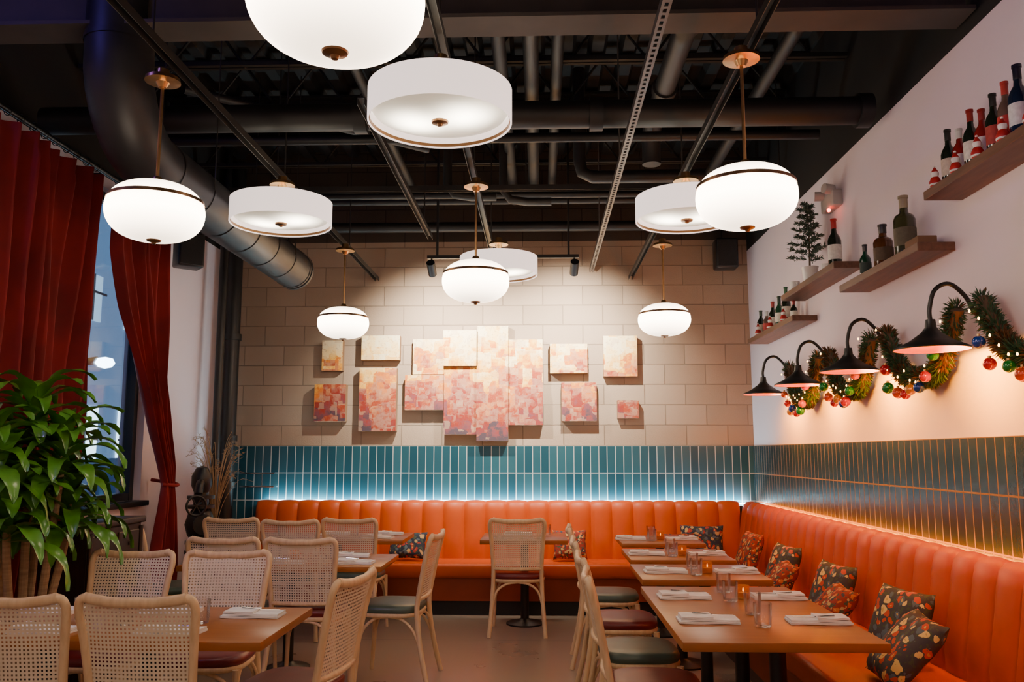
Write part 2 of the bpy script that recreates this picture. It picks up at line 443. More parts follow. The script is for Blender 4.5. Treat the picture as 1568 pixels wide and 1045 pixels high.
for j in range(13):
    z = .53+(.91-.53)*j/12; hw = .197+.022*max(0,min(1,(z-.55)/.3))
    if z > .88: hw = .205
    row = []
    for i in range(13):
        u = -1+2*i/12; row.append(bm.verts.new((u*hw, backpt(z)-.015*(1-u*u), z-(.0 if j < 12 else .004))))
    rows.append(row)
for A, C in zip(rows, rows[1:]):
    for i in range(12): bm.faces.new((A[i], A[i+1], C[i+1], C[i]))
fin(bm, 'cane_panel', CANE, CH, 80)
def seatmesh(mat):
    bm = B(); n = 40; rings = []
    for k, (sc, z) in enumerate([(.9,.435),(1.0,.44),(1.04,.452),(1.04,.468),(1.0,.482),(.9,.489),(.6,.492),(.25,.49)]):
        R = []
        for i in range(n):
            a = 2*pi*i/n; ca, sa = math.cos(a), math.sin(a); e = .55
            R.append(bm.verts.new((.213*sc*math.copysign(abs(ca)**e, ca), .19*sc*math.copysign(abs(sa)**e, sa), z)))
        rings.append(R)
    for A, C in zip(rings, rings[1:]):
        for i in range(n): bm.faces.new((A[i], A[(i+1)%n], C[(i+1)%n], C[i]))
    bm.faces.new(rings[0][::-1]); bm.faces.new(rings[-1])
    return fin(bm, 'seat_pad', mat, None, 60)
sg = seatmesh(GREEN); sg.parent = CH
sr = seatmesh(DRED); srd = sr.data; bpy.data.objects.remove(sr)
def chair(x, y, deg, red=False):
    return clone(CH, (x, y, 0), math.radians(deg), 'dining_chair', {'seat_pad': srd} if red else None)
chairs = [(-1.98,3.44,2,0),(-1.48,3.46,-2,0),(-2.20,4.33,178,1),(-1.66,4.33,183,1),(-1.08,3.80,80,1),
 (-1.98,5.63,0,0),(-1.48,5.60,-1,1),(-.97,5.76,86,0),
 (-1.53,7.22,-3,0),(-1.99,7.05,3,0),(-2.52,7.25,0,1),(-2.76,6.42,-50,0),(-.19,7.25,0,1),
 (.49,3.85,-92,1),(.49,4.50,-88,0),(.49,5.30,-90,1),(.49,6.22,-92,0)]
first = True
for x, y, d, r in chairs:
    if first:
        CH.location = (x, y, 0); CH.rotation_euler = (0,0,math.radians(d)); first = False
    else: chair(x, y, d, r)

# ------------------------------------------------------------------ tables
def m_tabletop():
    m, nt, b, out = newmat('oak_tabletop')
    v = objco(nt); mp = nt.nodes.new('ShaderNodeMapping'); mp.inputs['Scale'].default_value = (1.2,14,14); nt.links.new(v, mp.inputs[0])
    n = noise(nt, 3, mp.outputs[0], 5, .6)
    nt.links.new(mixc(nt, n.outputs[0], (.46,.155,.026), (.30,.088,.014)), b.inputs['Base Color'])
    b.inputs['Roughness'].default_value = .30; bump(nt, b, n.outputs[0], .05, .003); return m
TT = m_tabletop()
def table(x0, y0, x1, y1, peds, r=.17):
    cx, cy = (x0+x1)/2, (y0+y1)/2
    e = empty('dining_table', (cx, cy, 0))
    quickbox('table_top', (x0-cx, y0-cy, .715), (x1-cx, y1-cy, .75), TT, e, .004)
    for px_, py_ in peds:
        bm = B(); c = (px_-cx, py_-cy, 0)
        lathe(bm, [(0,0),(r,0),(r,.012),(r*.9,.02),(.06,.032),(.036,.05),(.034,.68),(.05,.69),(.05,.7),(0,.7)], 32, c)
        box(bm, (c[0]-.18, c[1]-.03, .7), (c[0]+.18, c[1]+.03, .715)); box(bm, (c[0]-.03, c[1]-.18, .7), (c[0]+.03, c[1]+.18, .7149))
        fin(bm, 'pedestal_base', BLK, e)
    return e
table(.53,3.32,1.30,4.68,[(.98,3.7),(.98,4.35)])
table(.57,4.93,1.30,5.60,[(.98,5.27)])
table(.60,5.83,1.30,6.50,[(.98,6.17)])
table(.64,6.88,1.30,7.55,[(.98,7.2)])
table(-2.42,3.27,-1.05,4.0,[(-1.73,3.86),(-2.2,3.86)],.15)
table(-2.30,5.42,-1.00,6.1,[(-1.73,5.98)],.15)
table(-2.75,7.06,-1.13,7.72,[(-1.76,7.5),(-2.28,7.5)],.14)
table(-.50,7.1,.22,7.72,[(-.14,7.56)],.16)

LINEN = M('white_linen', (.94,.92,.89), .85, 0, (.88,.85,.82), 30, bmp=.2)
STEEL = M('cutlery_steel', (.8,.78,.76), .2, 1)
NP = empty('folded_napkin', (0,-50,0))
bm = B()
for k, (w, d, z, off) in enumerate([(.25,.125,.0,0),(.24,.115,.009,.003),(.13,.11,.018,-.05)]):
    rows = []
    for i in range(13):
        u = -1+2*i/12; row = []
        for v in (-1, 1): row.append((u*w/2+off, v*d/2*(1+.02*math.sin(5*u+k)), z+.0015*(1+math.sin(4*u+k*2))))
        rows.append(row)
    lo = [[bm.verts.new((p[0], p[1], p[2])) for p in r] for r in rows]; hi = [[bm.verts.new((p[0], p[1], p[2]+.008)) for p in r] for r in rows]
    for i in range(12):
        bm.faces.new((hi[i][0],hi[i+1][0],hi[i+1][1],hi[i][1])); bm.faces.new((lo[i][1],lo[i+1][1],lo[i+1][0],lo[i][0]))
        bm.faces.new((lo[i][0],lo[i+1][0],hi[i+1][0],hi[i][0])); bm.faces.new((hi[i][1],hi[i+1][1],lo[i+1][1],lo[i][1]))
    bm.faces.new((lo[0][0],hi[0][0],hi[0][1],lo[0][1])); bm.faces.new((lo[-1][1],hi[-1][1],hi[-1][0],lo[-1][0]))
fin(bm, 'cloth', LINEN, NP, 50)
bm = B()
box(bm, (.02,.018,.0235), (.11,.026,.0255), .0008, 1); tube(bm, [(.02,.022,.0255),(-.06,.022,.032)], (.003,.004), 8, 1)
fin(bm, 'knife', STEEL, NP)
TG = empty('water_tumbler', (0,-50,0))
bm = B(); lathe(bm, [(0,0),(.030,0),(.034,.004),(.038,.095),(.0365,.095),(.032,.012),(0,.010)], 28); fin(bm, 'glass', GLASSM, TG, 60)
AM = bpy.data.materials.new('amber_glass'); AM.use_nodes = True; nt = AM.node_tree; nt.nodes.clear()
o_ = nt.nodes.new('ShaderNodeOutputMaterial'); mx = nt.nodes.new('ShaderNodeMixShader'); t_ = nt.nodes.new('ShaderNodeBsdfTransparent'); t_.inputs[0].default_value = (1,.7,.35,1)
g_ = nt.nodes.new('ShaderNodeBsdfPrincipled'); g_.inputs['Base Color'].default_value = (.75,.36,.08,1); g_.inputs['Roughness'].default_value = .1
mx.inputs[0].default_value = .35
nt.links.new(t_.outputs[0], mx.inputs[1]); nt.links.new(g_.outputs[0], mx.inputs[2]); nt.links.new(mx.outputs[0], o_.inputs[0])
CV = empty('votive_candle', (0,-50,0))
bm = B(); lathe(bm, [(0,0),(.028,0),(.031,.004),(.031,.065),(.028,.065),(.027,.008),(0,.007)], 24); fin(bm, 'holder', AM, CV, 60)
bm = B(); lathe(bm, [(0,.008),(.024,.008),(.024,.03),(0,.031)], 20); fin(bm, 'wax', M('wax', (.85,.75,.55), .6), CV)
bm = B(); lathe(bm, [(0,.033),(.004,.038),(.003,.048),(0,.056)], 10); fin(bm, 'flame', M('flame', (1,.6,.2), .5, emis=(1,.65,.25), es=10), CV)
first = {'n': True, 't': True, 'c': True}
def put(root, key, x, y, deg):
    if first[key]: root.location = (x, y, .7505); root.rotation_euler = (0,0,math.radians(deg)); first[key] = False
    else: clone(root, (x, y, .7505), math.radians(deg))
for y in (3.72, 4.32, 5.22, 6.12, 7.2):
    xl = .70 if y < 4.6 else .74; put(NP, 'n', xl, y, random.uniform(-4,4)); put(NP, 'n', 1.16, y, random.uniform(-4,4)+180)
    put(TG, 't', .905, y-.10, 0); put(TG, 't', .93, y+.17, 0)
    if y != 3.72: put(CV, 'c', .985, y-.02, 0)
for x, y in ((-1.46,3.42),(-1.97,3.42),(-1.25,3.78),(-1.64,3.84),(-2.18,3.84)): put(NP, 'n', x, y, random.uniform(-6,6))
for x, y in ((-1.72,3.58),(-1.42,3.62),(-2.22,3.6),(-1.95,3.68)): put(TG, 't', x, y, 0)
for x, y in ((-1.2,5.57),(-1.65,5.57),(-1.30,5.92),(-2.05,5.57)): put(NP, 'n', x, y, random.uniform(-6,6))
for x, y in ((-1.43,5.75),(-1.8,5.85)): put(TG, 't', x, y, 0)
put(CV, 'c', -1.65, 5.78, 0)
for x, y in ((-1.33,7.55),(-1.8,7.55),(-1.36,7.22)): put(NP, 'n', x, y, random.uniform(-8,8))
put(TG, 't', -1.6, 7.38, 0); put(TG, 't', .05, 7.5, 0); put(NP, 'n', -.2, 7.58, 4); put(TG, 't', -2.2, 7.3, 0)

# ------------------------------------------------------------------ pendants
RZ = 3.20
def m_globe():
    m, nt, b, out = newmat('opal_glass_lit')
    v = objco(nt); s = nt.nodes.new('ShaderNodeSeparateXYZ'); nt.links.new(v, s.inputs[0])
    az = mathn(nt, 'ABSOLUTE', s.outputs[2])
    mr = nt.nodes.new('ShaderNodeMapRange'); nt.links.new(az, mr.inputs[0])
    mr.inputs[1].default_value = .02; mr.inputs[2].default_value = .128; mr.inputs[3].default_value = 18; mr.inputs[4].default_value = 4.0
    b.inputs['Base Color'].default_value = (.95,.92,.88,1); b.inputs['Emission Color'].default_value = (1,.80,.60,1)
    nt.links.new(mr.outputs[0], b.inputs['Emission Strength']); b.inputs['Roughness'].default_value = .25; return m
GLOBE = m_globe()
def m_diff():
    m, nt, b, out = newmat('drum_diffuser_lit')
    v = objco(nt); s = nt.nodes.new('ShaderNodeSeparateXYZ'); nt.links.new(v, s.inputs[0])
    def blob(cx, cy, rr):
        dx = mathn(nt, 'SUBTRACT', s.outputs[0], cx); dy = mathn(nt, 'SUBTRACT', s.outputs[1], cy)
        d2 = mathn(nt, 'ADD', mathn(nt, 'MULTIPLY', dx, dx), mathn(nt, 'MULTIPLY', dy, dy))
        return mathn(nt, 'EXPONENT', mathn(nt, 'MULTIPLY', d2, -1/(rr*rr)))
    t = mathn(nt, 'ADD', blob(-.11, .03, .095), blob(.11, -.03, .095))
    es = mathn(nt, 'ADD', mathn(nt, 'MULTIPLY', t, 14.0), .5)
    b.inputs['Base Color'].default_value = (.45,.43,.36,1); b.inputs['Emission Color'].default_value = (1,.87,.66,1)
    nt.links.new(es, b.inputs['Emission Strength']); b.inputs['Roughness'].default_value = .4; return m
DIFF = m_diff()
SHADE = M('white_linen_shade', (.90,.82,.79), .8, 0, (.84,.76,.73), 40, emis=(1,.82,.76), es=1.4)
INNER = M('shade_lining', (.9,.87,.83), .7, emis=(1,.9,.78), es=1.6)
BRZ = M('bronze', (.30,.16,.075), .35, .9)
def canopy(e, zc):
    bm = B(); lathe(bm, [(0,zc+.045),(.028,.045+zc),(.03,zc+.01),(.075,zc+.005),(.078,zc-.012),(.03,zc-.016),(.018,zc-.04),(0,zc-.04)], 28); fin(bm, 'canopy', BRASS, e)
def globe(x, y, z=2.52):
    e = empty('globe_pendant_light', (x, y, z)); top = RZ-.06-z
    prof = [(0,-.13)]
    for i in range(1, 24):
        a = -pi/2 + pi*i/24; ca, sa = math.cos(a), math.sin(a)
        r = .21*abs(ca)**.72; zz = .13*math.copysign(abs(sa)**.95, sa); prof.append((r, zz))
    prof.append((0,.13))
    bm = B(); lathe(bm, prof, 48); fin(bm, 'opal_globe', GLOBE, e, 80)
    bm = B(); sa = (.05/.13)**(1/.95); r = .21*math.sqrt(1-sa*sa)**.72
    lathe(bm, [(r-.006,.040),(r+.007,.040),(r+.005,.055),(r-.008,.055),(r-.006,.040)], 48); fin(bm, 'band', BRZ, e)
    bm = B(); lathe(bm, [(0,-.15),(.008,-.148),(.012,-.14),(.03,-.134),(.034,-.126),(0,-.126)], 20); fin(bm, 'finial', BRZ, e)
    bm = B(); tube(bm, [(0,0,.125),(0,0,top)], .0075, 10, 1); lathe(bm, [(0,.16),(.018,.16),(.03,.135),(.03,.125),(0,.125)], 20); fin(bm, 'stem', BRASS, e)
    canopy(e, top)
def drum(x, y, z=2.95):
    e = empty('drum_pendant_light', (x, y, z)); top = RZ-.06-z
    bm = B(); lathe(bm, [(.31,-.075),(.313,-.073),(.313,.073),(.31,.075),(.306,.073),(.306,-.073),(.31,-.075)], 64); fin(bm, 'drum_shade', SHADE, e)
    bm = B(); lathe(bm, [(.302,-.010),(.288,-.032),(.22,-.052),(.1,-.064),(0,-.067)], 64); fin(bm, 'diffuser', DIFF, e, 80)
    bm = B(); lathe(bm, [(.3055,.07),(.3055,-.012)], 64); fin(bm, 'lining', INNER, e, 80)
    bm = B(); lathe(bm, [(.3058,-.068),(.3025,-.068),(.3025,-.054),(.3058,-.054)], 64); fin(bm, 'inner_rim', BRZ, e)
    bm = B(); lathe(bm, [(0,-.09),(.01,-.088),(.014,-.08),(.036,-.075),(.038,-.066),(0,-.066)], 20); fin(bm, 'finial', BRZ, e)
    bm = B(); tube(bm, [(0,0,-.06),(0,0,top)], .009, 10, 1)
    for k in range(3):
        a = k*2*pi/3; tube(bm, [(0,0,.06),(.306*math.cos(a),.306*math.sin(a),.06)], .004, 6, 1)
    fin(bm, 'stem', BRASS, e)
    canopy(e, top)
for p in ((-1.71,3.62),(.87,3.49),(-.48,1.88),(-.40,5.2),(-1.62,6.87),(1.0,6.78),(-1.7,.3),(.9,.3),(-.45,-1.3)): globe(*p)
for p in ((-.43,3.52),(-1.62,5.13),(.91,5.13),(-.33,6.7),(-1.7,1.9),(.9,1.9),(-.45,.3),(-1.7,-1.3),(.9,-1.3)): drum(*p)

def strut(name, x0, y0, x1, y1, z, holes=True, mat=None):
    mat = mat or STRUT
    e = empty(name)
    bm = B(); d = Vector((x1-x0, y1-y0, 0)); L = d.length; d.normalize(); nrm = Vector((-d.y, d.x, 0))
    def addbox(s0, s1, n0, n1, za, zb):
        vs = []
        for s in (s0, s1):
            for nn in (n0, n1):
                for zz in (za, zb): p = Vector((x0,y0,0))+d*s+nrm*nn; vs.append(bm.verts.new((p.x, p.y, zz)))
        for f in [(0,1,3,2),(4,6,7,5),(0,4,5,1),(2,3,7,6),(0,2,6,4),(1,5,7,3)]: bm.faces.new([vs[i] for i in f])
    addbox(0, L, -.0205, -.0175, z, z+.041); addbox(0, L, .0175, .0205, z, z+.041); addbox(0, L, -.0175, .0175, z+.038, z+.041)
    if holes:
        addbox(0, L, -.0175, -.008, z, z+.003); addbox(0, L, .008, .0175, z, z+.003)
        s = .02
        while s < L-.04: addbox(s, s+.022, -.008, .008, z, z+.003); s += .05
    fin(bm, 'channel', mat, e)
    bm = B(); s = .6
    while s < L: p = Vector((x0,y0,0))+d*s; tube(bm, [(p.x,p.y,z+.041),(p.x,p.y,ZC-.06)], .005, 6, 1); s += 1.9
    fin(bm, 'threaded_rods', mat, e)
for x in (-1.66, -.42, .92): strut('ceiling_strut_rail', x, YF+.1, x, YB-.05, RZ, False)
strut('ceiling_strut_rail', .52, YF+.1, .52, YB-.15, 3.26, True, M('bare_galvanised_strut', (.10,.088,.083), .4, .4))
strut('ceiling_strut_rail', -.95, 4.3, -.95, 7.2, 3.3, False)
strut('ceiling_strut_rail', -2.6, 6.2, 1.9, 6.2, 3.42, False)

# ------------------------------------------------------------------ ceiling services
def pipe(name, pts, r, mat=PIPE, sub=1, couplings=(), n=18):
    e = empty(name)
    bm = B(); tube(bm, pts, r, n, sub); fin(bm, 'pipe', mat, e, 50)
    if couplings:
        bm = B()
        for c, axis in couplings:
            a = Vector(c); dv = Vector(axis)*.04; tube(bm, [a-dv, a+dv], r*1.22, n, 1)
        fin(bm, 'couplings', mat, e, 50)
    return e
LP = M('grey_primed_pipe', (.020,.018,.0175), .5, 0, (.015,.0135,.0135), 6)
pipe('sprinkler_main_pipe', [(-3.1,5.0,3.52),(2.0,5.0,3.52)], .085, couplings=[((x,5.0,3.52),(1,0,0)) for x in (-2.4,-1.1,.35,1.97)])
pipe('sprinkler_main_pipe', [(-3.1,8.1,3.66),(2.0,8.1,3.66)], .05)
pipe('conduit_pipe', [(-3.1,7.7,3.80),(2.0,7.7,3.80)], .035)
pipe('conduit_pipe', [(-3.1,7.2,3.70),(2.0,7.2,3.70)], .03)
pipe('conduit_pipe', [(-3.1,5.9,3.72),(2.0,5.9,3.72)], .035)
pipe('branch_pipe', [(.85,YF+.2,3.90),(.85,6.0,3.90),(.85,6.15,3.88),(.85,6.22,3.8),(.85,6.22,3.62)], .07, LP, couplings=[((.85,4.6,3.90),(0,1,0)),((.85,5.5,3.90),(0,1,0))])
pipe('branch_pipe', [(-.05,3,3.98),(-.05,8.3,3.98)], .05, LP)
pipe('branch_pipe', [(.12,3,4.0),(.12,8.3,4.0)], .04)
pipe('branch_pipe', [(-.25,3.5,3.98),(-.25,8.3,3.98)], .045)
pipe('branch_pipe', [(.32,6.5,ZC-.08),(.32,6.5,3.75),(.34,6.5,3.66),(.42,6.5,3.62),(1.3,6.5,3.62)], .05, LP, couplings=[((.32,6.5,4.0),(0,0,1))])
pipe('branch_pipe', [(-1.2,4.5,3.95),(-1.2,8.3,3.95)], .035)
pipe('branch_pipe', [(1.5,YF+.2,3.9),(1.5,8.3,3.9)], .045)
pipe('branch_pipe', [(-2.4,5.4,3.9),(-.9,6.6,3.9)], .03)
for x0, y0 in ((-.75,6.7),(-.3,6.85)):
    pipe('branch_pipe', [(x0,y0,ZC-.08),(x0,y0,3.63),(x0+.06,y0,3.55),(x0+.2,y0,3.53),(x0+.4,y0,3.53)], .035, LP)
def ibeam(name, y, z0, h=.28, w=.16, mat=BEAM, x0=XL+.02, x1=XR-.02):
    bm = B(); box(bm, (x0,y-w/2,z0), (x1,y+w/2,z0+.02)); box(bm, (x0,y-.008,z0+.02), (x1,y+.008,z0+h-.02)); box(bm, (x0,y-w/2,z0+h-.02), (x1,y+w/2,z0+h))
    fin(bm, name, mat)
ibeam('steel_beam', 3.98, 3.56, .26, .2); ibeam('steel_beam', 1.0, 3.56, .26, .2); ibeam('steel_beam', 6.96, 4.12, .38, .16, DK)
def joist(y):
    e = empty('bar_joist'); bm = B(); z0, z1 = 4.12, 4.5; x0, x1 = XL+.02, XR-.02
    for z in (z0, z1):
        box(bm, (x0,y-.04,z), (x1,y-.008,z+.03)); box(bm, (x0,y+.008,z), (x1,y+.04,z+.03))
    x = x0+.05; up = True
    while x < x1-.3:
        tube(bm, [(x,y,z0 if up else z1),(x+.28,y,z1 if up else z0)], .01, 6, 1); x += .28; up = not up
    fin(bm, 'joist_steel', JST, e)
for y in (2.0, 2.9, 4.65, 5.55, 6.3, 7.6): joist(y)

DUCT = M('dark_spiral_duct', (.008,.008,.0105), .5, .0, (.011,.0105,.014), 6)
e = empty('spiral_air_duct'); bm = B()
dx, dz, dy, dr = -2.13, 3.03, 4.02, .165
P = [(dx,dy,ZC-.07),(dx,dy,3.5)]
for k in range(1, 8):
    a = k/8*pi/2; P.append((dx, dy+.42*(1-math.cos(a)), 3.45-.42*math.sin(a)))
P += [(dx,dy+.45,dz),(dx,7.15,dz)]
tube(bm, P, dr, 36, 1, cap=False)
tube(bm, [(dx,7.14,dz),(dx,dy+.6,dz)], dr-.006, 36, 1, cap=False)
fin(bm, 'duct_body', DUCT, e, 50, recalc=False)
bm = B()
for y in [4.5+.43*i for i in range(7)]:
    tube(bm, [(dx,y-.012,dz),(dx,y+.012,dz)], dr+.005, 36, 1, cap=False)
tube(bm, [(dx,7.12,dz),(dx,7.16,dz)], dr+.007, 36, 1, cap=False)
for z in (3.52, 4.1): tube(bm, [(dx,dy,z-.012),(dx,dy,z+.012)], dr+.005, 36, 1, cap=False)
fin(bm, 'seam_bands', DUCT, e, 50)
bm = B(); tube(bm, [(dx,7.0,dz+.0),(dx,7.01,dz)], dr-.01, 36, 1); fin(bm, 'end_damper', BLK, e)
bm = B()
for y in (4.9, 6.6):
    for s in (-1, 1): tube(bm, [(dx+s*(dr+.006),y,dz),(dx+s*(dr+.006),y,ZC-.06)], .004, 6, 1)
fin(bm, 'hangers', STRUT, e)

# ------------------------------------------------------------------ track spots
e = empty('track_spotlight', (-.33, 7.45, 3.19))
bm = B(); box(bm, (-.68,-.018,-.0), (.68,.018,.03)); box(bm, (-.6,-.01,.03),(-.58,.01,1.3)); box(bm, (.58,-.01,.03),(.6,.01,1.3)); fin(bm, 'track', BLK, e)
SLENS = M('spot_lens', (1,1,1), .3, emis=(1,.88,.7), es=25)
for s in (-1, 1):
    hx = s*.64; d = Vector((-s*.04, .82, -.57)).normalized()
    bm = B(); c = Vector((hx, 0, -.09)); tube(bm, [c-d*.07, c+d*.07], .038, 20, 1, cap=False); tube(bm, [c-d*.075, c-d*.065], .038, 20, 1)
    tube(bm, [(hx,0,0),(hx,0,-.06)], .008, 8, 1); fin(bm, 'spot_head', BLK, e)
    bm = B(); tube(bm, [c+d*.04, c+d*.045], .034, 20, 1); fin(bm, 'lens', SLENS, e)
    l = light('SPOT', 'spot_lamp', c+d*.09, 480, (1,.88,.70), e, spot_size=math.radians(116), spot_blend=1.0, shadow_soft_size=.025)
    l.rotation_euler = d.to_track_quat('-Z', 'Y').to_euler()

# ------------------------------------------------------------------ artwork
def m_art():
    m, nt, b, out = newmat('abstract_painting')
    pos, s = worldpos(nt)
    sc = nt.nodes.new('ShaderNodeVectorMath'); sc.operation = 'MULTIPLY'; nt.links.new(pos, sc.inputs[0]); sc.inputs[1].default_value = (1,0,1)
    nz = noise(nt, 9, sc.outputs[0], 5, .7)
    ad = nt.nodes.new('ShaderNodeVectorMath'); ad.operation = 'MULTIPLY_ADD'
    nt.links.new(nz.outputs['Color'], ad.inputs[0]); ad.inputs[1].default_value = (.03,0,.03); nt.links.new(sc.outputs[0], ad.inputs[2])
    def vor(scale):
        vo = nt.nodes.new('ShaderNodeTexVoronoi'); vo.distance = 'CHEBYCHEV'; vo.inputs['Scale'].default_value = scale; vo.inputs['Randomness'].default_value = .7
        nt.links.new(ad.outputs[0], vo.inputs['Vector'])
        sp = nt.nodes.new('ShaderNodeSeparateColor'); nt.links.new(vo.outputs['Color'], sp.inputs[0]); return sp
    sp = vor(6); sp2 = vor(15)
    zf = mathn(nt, 'DIVIDE', mathn(nt, 'SUBTRACT', s[2], 1.6), 1.1)
    f = mathn(nt, 'ADD', zf, mathn(nt, 'MULTIPLY', mathn(nt, 'SUBTRACT', sp.outputs[0], .5), .38))
    f = mathn(nt, 'ADD', f, mathn(nt, 'MULTIPLY', mathn(nt, 'SUBTRACT', sp2.outputs[0], .5), .18))
    f = mathn(nt, 'ADD', f, mathn(nt, 'MULTIPLY', mathn(nt, 'SUBTRACT', nz.outputs[0], .5), .45))
    r = nt.nodes.new('ShaderNodeValToRGB'); E = r.color_ramp.elements
    E[0].position = 0; E[0].color = c4((.07,.045,.065)); E[1].position = 1; E[1].color = c4((.82,.72,.48))
    for p, c in ((.10,(.20,.05,.065)),(.20,(.27,.018,.006)),(.32,(.38,.18,.13)),(.40,(.32,.032,.005)),(.50,(.50,.22,.11)),(.58,(.60,.15,.008)),(.68,(.80,.42,.06)),(.80,(.84,.62,.28))):
        x = E.new(p); x.color = c4(c)
    nt.links.new(f, r.inputs[0])
    n2 = noise(nt, 30, sc.outputs[0], 5, .7)
    pale = mathn(nt, 'MULTIPLY', mathn(nt, 'GREATER_THAN', sp2.outputs[1], .82), .4)
    col = mixc(nt, pale, r.outputs[0], (.56,.38,.25))
    dk = mathn(nt, 'MULTIPLY', mathn(nt, 'GREATER_THAN', n2.outputs[0], .57), .3)
    nt.links.new(mixc(nt, dk, col, (.25,.075,.025)), b.inputs['Base Color'])
    b.inputs['Roughness'].default_value = .6; bump(nt, b, n2.outputs[0], .3, .004); return m
ART = m_art(); EDGE = M('canvas_edge', (.30,.17,.09), .8)
arts = [(493,521,525,568,.05),(554,514,613,552,.06),(633,520,681,574,.05),(680,507,731,562,.09),(731,500,779,562,.06),(779,521,831,597,.05),
(842,528,899,573,.06),(923,516,974,578,.06),(484,589,532,645,.07),(552,564,609,660,.06),(622,575,681,628,.07),(681,562,731,665,.05),(731,562,779,675,.075),
(779,597,831,651,.065),(859,587,912,645,.06),(943,614,975,641,.05)]
for x0, y0, x1, y1, dpt in arts:
    X0, X1 = (x0-827)*.00659+.001, (x1-827)*.00659-.001; Z1, Z0 = 1.45+(694-y0)*.00659-.001, 1.45+(694-y1)*.00659+.001
    yf = YB-.03-dpt
    cx, cz = (X0+X1)/2, (Z0+Z1)/2
    e = empty('canvas_painting', (cx, YB, cz))
    quickbox('stretcher', (X0-cx, yf-YB+.004, Z0-cz), (X1-cx, -.001 if Z0 > 1.54 else -.014, Z1-cz), EDGE, e)
    quickbox('painted_face', (X0-cx, yf-YB, Z0-cz), (X1-cx, yf-YB+.004, Z1-cz), ART, e)

# ------------------------------------------------------------------ speakers
def speaker(loc, rz):
    e = empty('wall_speaker', loc, rz)
    bm = B(); box(bm, (-.11,-.10,-.15), (.11,.08,.15), .02, 3); fin(bm, 'cabinet', BLK, e)
    gm = bpy.data.materials.get('speaker_grille') or M('speaker_grille', (.02,.02,.022), .7, bmp=.5, scale=200)
    bm = B(); box(bm, (-.095,-.108,-.135), (.095,-.1,.135), .003, 1); fin(bm, 'grille', gm, e)
    bm = B(); box(bm, (-.03,.08,-.04), (.03,.18,.04)); fin(bm, 'bracket', BLK, e)
speaker((1.85, YB-.185, 3.42), 0)
speaker((-3.0, 7.0, 3.17), math.radians(40))
e = empty('emergency_light', (XR, 5.92, 3.22))
bm = B(); box(bm, (-.07,-.13,-.05), (0,.13,.06), .01, 2); fin(bm, 'housing', M('grey_plastic', (.45,.4,.38), .5), e)
bm = B(); tube(bm, [(-.05,-.08,.07),(-.12,-.1,.075)], .035, 16, 1); tube(bm, [(-.05,.08,.07),(-.12,.1,.075)], .035, 16, 1); fin(bm, 'lamp_heads', bpy.data.materials['grey_plastic'], e)
bm = B(); lathe(bm, [(0,-.015),(.012,-.008),(.012,.008),(0,.015)], 12, (-.075,-.05,-.07)); fin(bm, 'indicator', M('red_indicator', (1,.1,.05), .4, emis=(1,.04,.01), es=25), e)

# ------------------------------------------------------------------ shelves & bottles
WAL = M('walnut_shelf', (.15,.065,.035), .5, 0, (.10,.042,.022), 4, (10,1,10))
def shelf(y0, y1, z):
    bm = B(); box(bm, (XR-.19, y0, z-.045), (XR, y1, z), .003, 1); fin(bm, 'wall_shelf', WAL)
shelf(6.45,7.85,2.50); shelf(5.50,6.72,2.70); shelf(4.28,5.42,2.52); shelf(2.2,4.18,2.75)
def bottle(y, z, h=.29, r=.038, glass=(.02,.03,.015), foil=(.35,.02,.02), label=(.75,.7,.6), x=XR-.1, squat=False):
    e = empty('liquor_bottle' if squat else 'wine_bottle', (x, y, z+.002))
    sh = .55 if not squat else .6; nk = .72
    bm = B()
    lathe(bm, [(0,.003),(r*.8,0),(r,.006),(r,h*sh),(r*.85,h*(sh+.07)),(r*.42,h*nk),(r*.36,h*.8),(r*.36,h*.965),(r*.42,h*.97),(r*.42,h),(0,h)], 24)
    k = 'bottle_glass_%d_%d_%d' % tuple(int(c*100) for c in glass)
    gmx = bpy.data.materials.get(k) or M(k, glass, .12, coat=.5)
    fin(bm, 'glass', gmx, e, 50)
    k = 'foil_%d_%d_%d' % tuple(int(c*100) for c in foil); fm = bpy.data.materials.get(k) or M(k, foil, .35)
    bm = B(); lathe(bm, [(r*.38,h*.80),(r*.40,h*.81),(r*.40,h*.96),(r*.47,h*.965),(r*.47,h+.002),(0,h+.003)], 20); fin(bm, 'foil', fm, e)
    k = 'label_%d_%d_%d' % tuple(int(c*100) for c in label); lm = bpy.data.materials.get(k) or M(k, label, .7, 0, tuple(c*.8 for c in label), 60)
    bm = B(); lathe(bm, [(r,h*.16),(r+.001,h*.16),(r+.001,h*.46),(r,h*.46)], 24); fin(bm, 'label', lm, e)
DG = (.012,.02,.012); AMB = (.10,.035,.01); CLR = (.16,.10,.08); RB = (.25,.015,.015)
for y, h, g, f, l in ((4.08,.28,DG,(.02,.02,.02),(.6,.5,.4)),(3.97,.24,RB,(.6,.6,.6),(.75,.7,.65)),(3.86,.29,DG,(.3,.02,.02),(.75,.7,.6)),(3.76,.25,RB,(.3,.02,.02),(.7,.65,.6)),
    (3.66,.28,DG,(.02,.02,.02),(.4,.05,.04)),(3.56,.29,CLR,(.5,.05,.05),(.5,.03,.03)),(3.46,.32,(.01,.02,.05),(.01,.01,.03),(.7,.7,.7)),(3.35,.28,DG,(.4,.02,.02),(.6,.05,.04)),(3.24,.3,RB,(.02,.02,.02),(.7,.6,.5)),(3.12,.3,CLR,(.4,.02,.02),(.5,.05,.05)),(2.98,.3,DG,(.3,.02,.02),(.7,.6,.5))):
    bottle(y, 2.75, h, .036 if h < .3 else .042, g, f, l)
